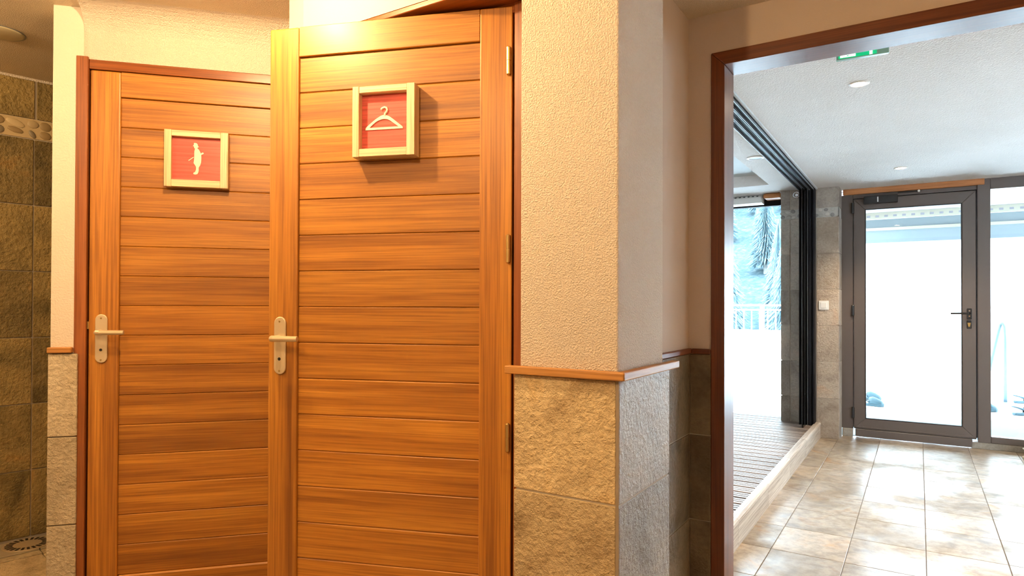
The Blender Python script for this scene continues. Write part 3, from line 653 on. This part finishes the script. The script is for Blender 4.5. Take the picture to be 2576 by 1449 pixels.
kp = [(-0.046, 0.0), (-0.046, 0.132), (-0.040, 0.137), (-0.008, 0.137), (0.002, 0.131), (0.004, 0.118), (0.0, 0.108), (0.0, 0.0)]
for a, c in zip(yk[:-1], yk[1:]):
    MB().prism(kp, 'y', a + 0.001, c - 0.001).build('kerb_board', KERBW, dk)

# ---- veranda far glazing, air curtain, beam end
vg = empty('trim_9', (0, GY, 0)); tag(vg, 'dark aluminium frame of the veranda glazing', 'window frame', kind='structure')
MB().box(-3.99, -1.075, -0.02, 0.05, 2.126, FC).build('head', ALUD, vg)
MB().box(-3.99, -3.93, -0.02, 0.05, 0.12, 2.1255).build('jamb', ALUD, vg)
MB().box(-2.60, -2.54, -0.02, 0.05, 0.12, 2.1255).build('mullion', ALUD, vg)
for i, (a, c) in enumerate(((-2.5395, -1.0745), (-3.9295, -2.6005))):
    w = MB().box(a, c, GY + 0.01, GY + 0.016, 0.12, 2.1255).build('window_%d' % (i + 3), GLASS); tag(w, ('tall clear veranda pane next to the slate pillar', 'tall clear veranda pane at the far left')[i], 'window', kind='structure')
ac = empty('air_curtain', (-1.254, 6.42, 2.137)); tag(ac, 'white wedge shaped air curtain above the veranda glazing', 'heater')
MB().prism([(-0.045, 0.0), (0.11, 0.0), (0.11, 0.080), (0.01, 0.080), (-0.020, 0.058)], 'x', -0.90, 0.0).build('casing', WHITEP, ac, bevel=0.003)
MB().box(-0.90, -0.008, 0.012, 0.10, 0.0802, 0.082).build('grille', GREYP, ac)
for i in range(22):
    slab('grille_bar', -0.89 + i * 0.04, -0.872 + i * 0.04, -0.013, 0.006, 0.066, 0.0705, BLACKP, ac).rotation_euler = (0.6, 0, 0)
be = MB().box(-1.235, -1.078, 6.36, 6.545, 2.172, FC - 0.002).build('beam_end', BEAMW, bevel=0.012); tag(be, 'sawn pine beam end beside the air curtain', 'beam')
sp = empty('ceiling_speaker', (-0.980, 4.80, FC)); tag(sp, 'round white ceiling speaker left of the sliding track', 'speaker')
MB().lathe([(0.062, 0.0), (0.062, -0.004), (0.044, -0.007), (0.042, 0.0)], 32).build('rim', WHITEP, sp, smooth=True)
MB().lathe([(0.041, 0.0), (0.041, -0.0045), (0.0, -0.006)], 32).build('grille', GREYP, sp)

# ------------------------------------------------------------------ outside
def terrain(x, y):
    if y < 16: return -0.12
    t = y - 16
    return -0.12 - 2.2 * min(t / 8, 1) + max(0, t - 22) * 0.42
tm = MB(); nx, ny = 40, 12
hm = MB()
for j in range(21):
    for i in range(41):
        X = -70 + 3.5 * i; Y = 29.5 + 4.2 * j; hm.v.append((X, Y, terrain(X, Y)))
for j in range(20):
    for i in range(40):
        a = j * 41 + i; hm.f.append((a, a + 1, a + 42, a + 41))
HILLM = slate('frosted_undergrowth', [(0.035, 0.066, 0.080), (0.055, 0.090, 0.105), (0.09, 0.125, 0.14), (0.16, 0.20, 0.22)], strength=0.2, dist=0.2, rough=0.95, scale=2.5, spec=0.05, var=0.0)
tag(hm.build('hillside', HILLM, smooth=True), 'frosted blue hillside rising behind the conifers', 'ground', kind='structure')
for j in range(ny + 1):
    for i in range(nx + 1):
        X = -70 + 140 * i / nx; Y = 6.64 + (29.5 - 6.64) * (j / ny); tm.v.append((X, Y, terrain(X, Y)))
for j in range(ny):
    for i in range(nx):
        a = j * (nx + 1) + i; tm.f.append((a, a + 1, a + nx + 2, a + nx + 1))
tag(tm.build('snowy_ground', SNOW, smooth=True), 'snow covered ground outside the glazing', 'ground', kind='structure')
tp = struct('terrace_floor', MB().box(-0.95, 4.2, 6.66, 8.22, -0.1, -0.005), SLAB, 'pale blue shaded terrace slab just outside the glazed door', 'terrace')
struct('terrace_step', MB().box(-0.95, 4.2, 8.23, 12.2, -0.1, 0.0), SNOW, 'snow covered terrace beyond the shaded slab', 'terrace', bevel=0.01)
cn = empty('canopy', (-0.95, 6.66, 2.15)); tag(cn, 'painted canopy above the terrace outside the glazed door', 'canopy', kind='structure')
MB().box(0, 5.2, 0.0, 1.80, 0.06, 0.12).build('soffit', SOFFIT, cn)
MB().box(0, 5.2, 1.59, 1.61, -0.015, 0.06).build('perforated_strip', YELTR, cn)
for i in range(60):
    slab('hole', 0.03 + i * 0.085, 0.065 + i * 0.085, 1.586, 1.5899, 0.008, 0.030, SOFFIT, cn)
MB().box(0, 5.2, 1.80, 1.92, -0.26, 0.12).build('fascia', FASCIA, cn)
MB().box(0, 5.2, 1.77, 1.799, -0.12, -0.09).build('batten', YELTR, cn)
struct('wall_outside', MB().box(-1.25, 8.0, 12.2, 12.4, -0.1, 4.2), RENDER, 'white rendered wall outside across the terrace', 'wall')
od = empty('terrace_deck', (-4.0, 6.66, 0.06)); tag(od, 'frosted timber decking outside the veranda glazing', 'deck', kind='structure')
me = MB().box(0, 0.135, 0, 1.25, 0, 0.03).mesh('board', 0.003); me.materials.append(OUTDECK)
for i in range(22):
    o = bpy.data.objects.new('board', me); COL.objects.link(o); o.parent = od; o.location = (i * 0.14, 0, 0)
struct('parapet', MB().box(-7.0, -1.30, 11.0, 11.35, -0.12, 0.77), RENDER, 'low white parapet carrying the terrace railing', 'wall', bevel=0.02)
ra = empty('railing', (-7.0, 11.17, 0.77)); tag(ra, 'white steel balcony railing in front of the frosted trees', 'railing')
MB().box(0, 5.68, -0.025, 0.025, 0.395, 0.425).build('top_rail', WHITEP, ra, bevel=0.004)
MB().box(0, 5.68, -0.012, 0.012, 0.325, 0.345).build('mid_rail', WHITEP, ra)
me = MB().box(-0.030, 0.030, -0.03, 0.03, 0, 0.395).mesh('post'); me.materials.append(WHITEP)
me2 = MB().box(-0.008, 0.008, -0.008, 0.008, 0, 0.325).mesh('baluster'); me2.materials.append(WHITEP)
for i in range(5):
    o = bpy.data.objects.new('post', me); COL.objects.link(o); o.parent = ra; o.location = (0.32 + i * 1.125, 0, 0)
for i in range(46):
    if (i * 0.125 - 0.32 + 0.06) % 1.125 < 0.11: continue
    o = bpy.data.objects.new('baluster', me2); COL.objects.link(o); o.parent = ra; o.location = (0.03 + i * 0.125, 0, 0)

# steel handrail and clogs on the terrace
hr = empty('grab_rail', (0.885, 9.85, 0.0)); tag(hr, 'curved steel grab rail standing on the snowy terrace', 'railing')
MB().tube([(0.0, 0, 0), (0, 0, 0.80), (-0.008, 0, 0.93), (-0.025, 0, 0.975), (-0.045, 0.02, 0.955), (-0.06, 0.04, 0.88), (-0.125, 0.12, 0.50), (-0.19, 0.2, 0.12), (-0.2, 0.21, 0.0)], 0.020, 12).build('bent_tube', STEEL, hr, smooth=True)
MB().lathe([(0.05, 0.0), (0.05, 0.008), (0.025, 0.014)], 16).build('foot_plate', STEEL, hr)

def clog(loc, rz, label):
    c = empty('rubber_clog', loc, rz); tag(c, label, 'clog', 'rubber clogs on the terrace')
    sole = [(0.0, -.035), (0.06, -.042), (0.14, -.038), (0.20, -.046), (0.25, -.036), (0.27, 0.0), (0.25, .036), (0.20, .046), (0.14, .038), (0.06, .042), (0.0, .035), (-.012, 0)]
    MB().prism(sole, 'z', 0.0, 0.028).build('sole', CLOG, c, bevel=0.006)
    u = MB(); nseg = 9; rows = [(0.11, 0.042, 0.075), (0.15, 0.044, 0.085), (0.20, 0.047, 0.068), (0.245, 0.038, 0.042), (0.268, 0.01, 0.012)]
    for (xx, w, h) in rows:
        for k in range(nseg):
            t = math.pi * k / (nseg - 1); u.v.append((xx, -w * math.cos(t), 0.024 + h * math.sin(t)))
    for i in range(len(rows) - 1):
        for k in range(nseg - 1):
            a = i * nseg + k; u.f.append((a, a + 1, a + nseg + 1, a + nseg))
    up = u.build('upper', CLOG, c, smooth=True)
    sm = up.modifiers.new('thickness', 'SOLIDIFY'); sm.thickness = 0.006
    MB().tube([(0.12, -0.044, 0.05), (0.06, -0.046, 0.075), (0.0, -0.030, 0.090), (-0.012, 0.0, 0.094), (0.0, 0.030, 0.090), (0.06, 0.046, 0.075), (0.12, 0.044, 0.05)], 0.008, 8, flat=1.0).build('heel_strap', CLOG, c, smooth=True)
clog((-0.60, 8.72, 0.001), math.radians(-18), 'dark clog lying at the left edge of the glazed door')
clog((-0.66, 9.25, 0.001), math.radians(-10), 'second dark clog behind the one at the left door edge')
clog((0.47, 8.92, 0.001), math.radians(3), 'dark clog seen beside the mullion through the fixed pane')
clog((0.86, 8.78, 0.001), math.radians(25), 'dark clog with raised strap low in the fixed pane')
clog((0.98, 9.9, 0.001), math.radians(20), 'dark clog behind the grab rail in the fixed pane')

# crumpled cloth at the right edge of the lobby floor
tw = MB(); rt = random.Random(5); nr, nc = 10, 18
for j in range(nr + 1):
    t = j / nr; r = 0.16 * math.sin(math.pi * (0.12 + 0.88 * t) * 0.5) if t < 1 else 0.16
    prof_r = (0.02, 0.07, 0.11, 0.135, 0.13, 0.14, 0.155, 0.145, 0.16, 0.165, 0.17)[j]; z = 0.17 * (1 - t)
    for k in range(nc):
        th = 2 * math.pi * k / nc; q = prof_r * (1 + 0.10 * math.sin(5 * th + j) + rt.uniform(-.07, .07))
        tw.v.append((q * math.cos(th), q * math.sin(th), max(z + rt.uniform(-.008, .008), 0.001)))
for j in range(nr):
    for k in range(nc):
        tw.f.append((j * nc + k, j * nc + (k + 1) % nc, (j + 1) * nc + (k + 1) % nc, (j + 1) * nc + k))
tw.f.append(tuple(range(nc))); tw.f.append(tuple(nr * nc + k for k in range(nc))[::-1])
tag(tw.build('crumpled_towel', TOWEL, loc=(0.842, 6.33, 0.0), smooth=True), 'crumpled cream towel on the lobby floor at the right edge', 'towel')

# frosted conifers on the slope
def conifer(seed, hgt):
    rr = random.Random(seed); mb = MB(); tiers = 44
    for i in range(tiers):
        t = i / (tiers - 1); zb = hgt * (0.10 + 0.82 * t); zt = zb + hgt * (0.055 - 0.022 * t); R = hgt * (0.165 * (1 - t) ** 0.85 + 0.012)
        b = len(mb.v); n = 64
        mb.v.append((0, 0, zt))
        for k in range(n):
            th = 2 * math.pi * (k + rr.uniform(-.2, .2)) / n + i
            q = R * (1.0 if k % 2 == 0 else 0.55) * rr.uniform(0.75, 1.2); mb.v.append((q * math.cos(th), q * math.sin(th), zb - (0.05 * hgt * rr.uniform(.3, 1.1) if k % 2 == 0 else -0.02 * hgt)))
        for k in range(n): mb.f.append((b, b + 1 + k, b + 1 + (k + 1) % n))
    f = mb.mesh('foliage'); f.materials.append(FOL)
    t = MB().tube([(0, 0, -0.5), (0, 0, hgt * 0.5), (0, 0, hgt * 0.98)], [hgt * 0.022, hgt * 0.014, hgt * 0.003], 8).mesh('trunk'); t.materials.append(BARK)
    return f, t
KIND = [conifer(1, 7.5), conifer(2, 9.0), conifer(3, 6.2)]
rt = random.Random(11)
for row, (Y, n) in enumerate(((36, 8), (44, 9), (52, 10), (60, 11), (68, 12), (77, 13))):
    for i in range(n):
        y = Y + rt.uniform(-1.2, 1.2); xc = -0.205 * y; spread = 2.6 + row * 0.25
        x = xc + (i - (n - 1) / 2) * 3.3 + rt.uniform(-.25, .25) + row * 1.3
        
        k = (i + row + rt.randint(0, 1)) % 3
        o = empty('conifer', (x, y, terrain(x, y) - 0.1), rt.uniform(0, 6.28)); sc_ = rt.uniform(0.85, 1.1); o.scale = (sc_, sc_, sc_)
        tag(o, 'frosted conifer on the snowy slope behind the white railing', 'tree', 'frosted conifers beyond the railing')
        for nm, me in zip(('foliage', 'trunk'), KIND[k]): link(nm, me, None, o)
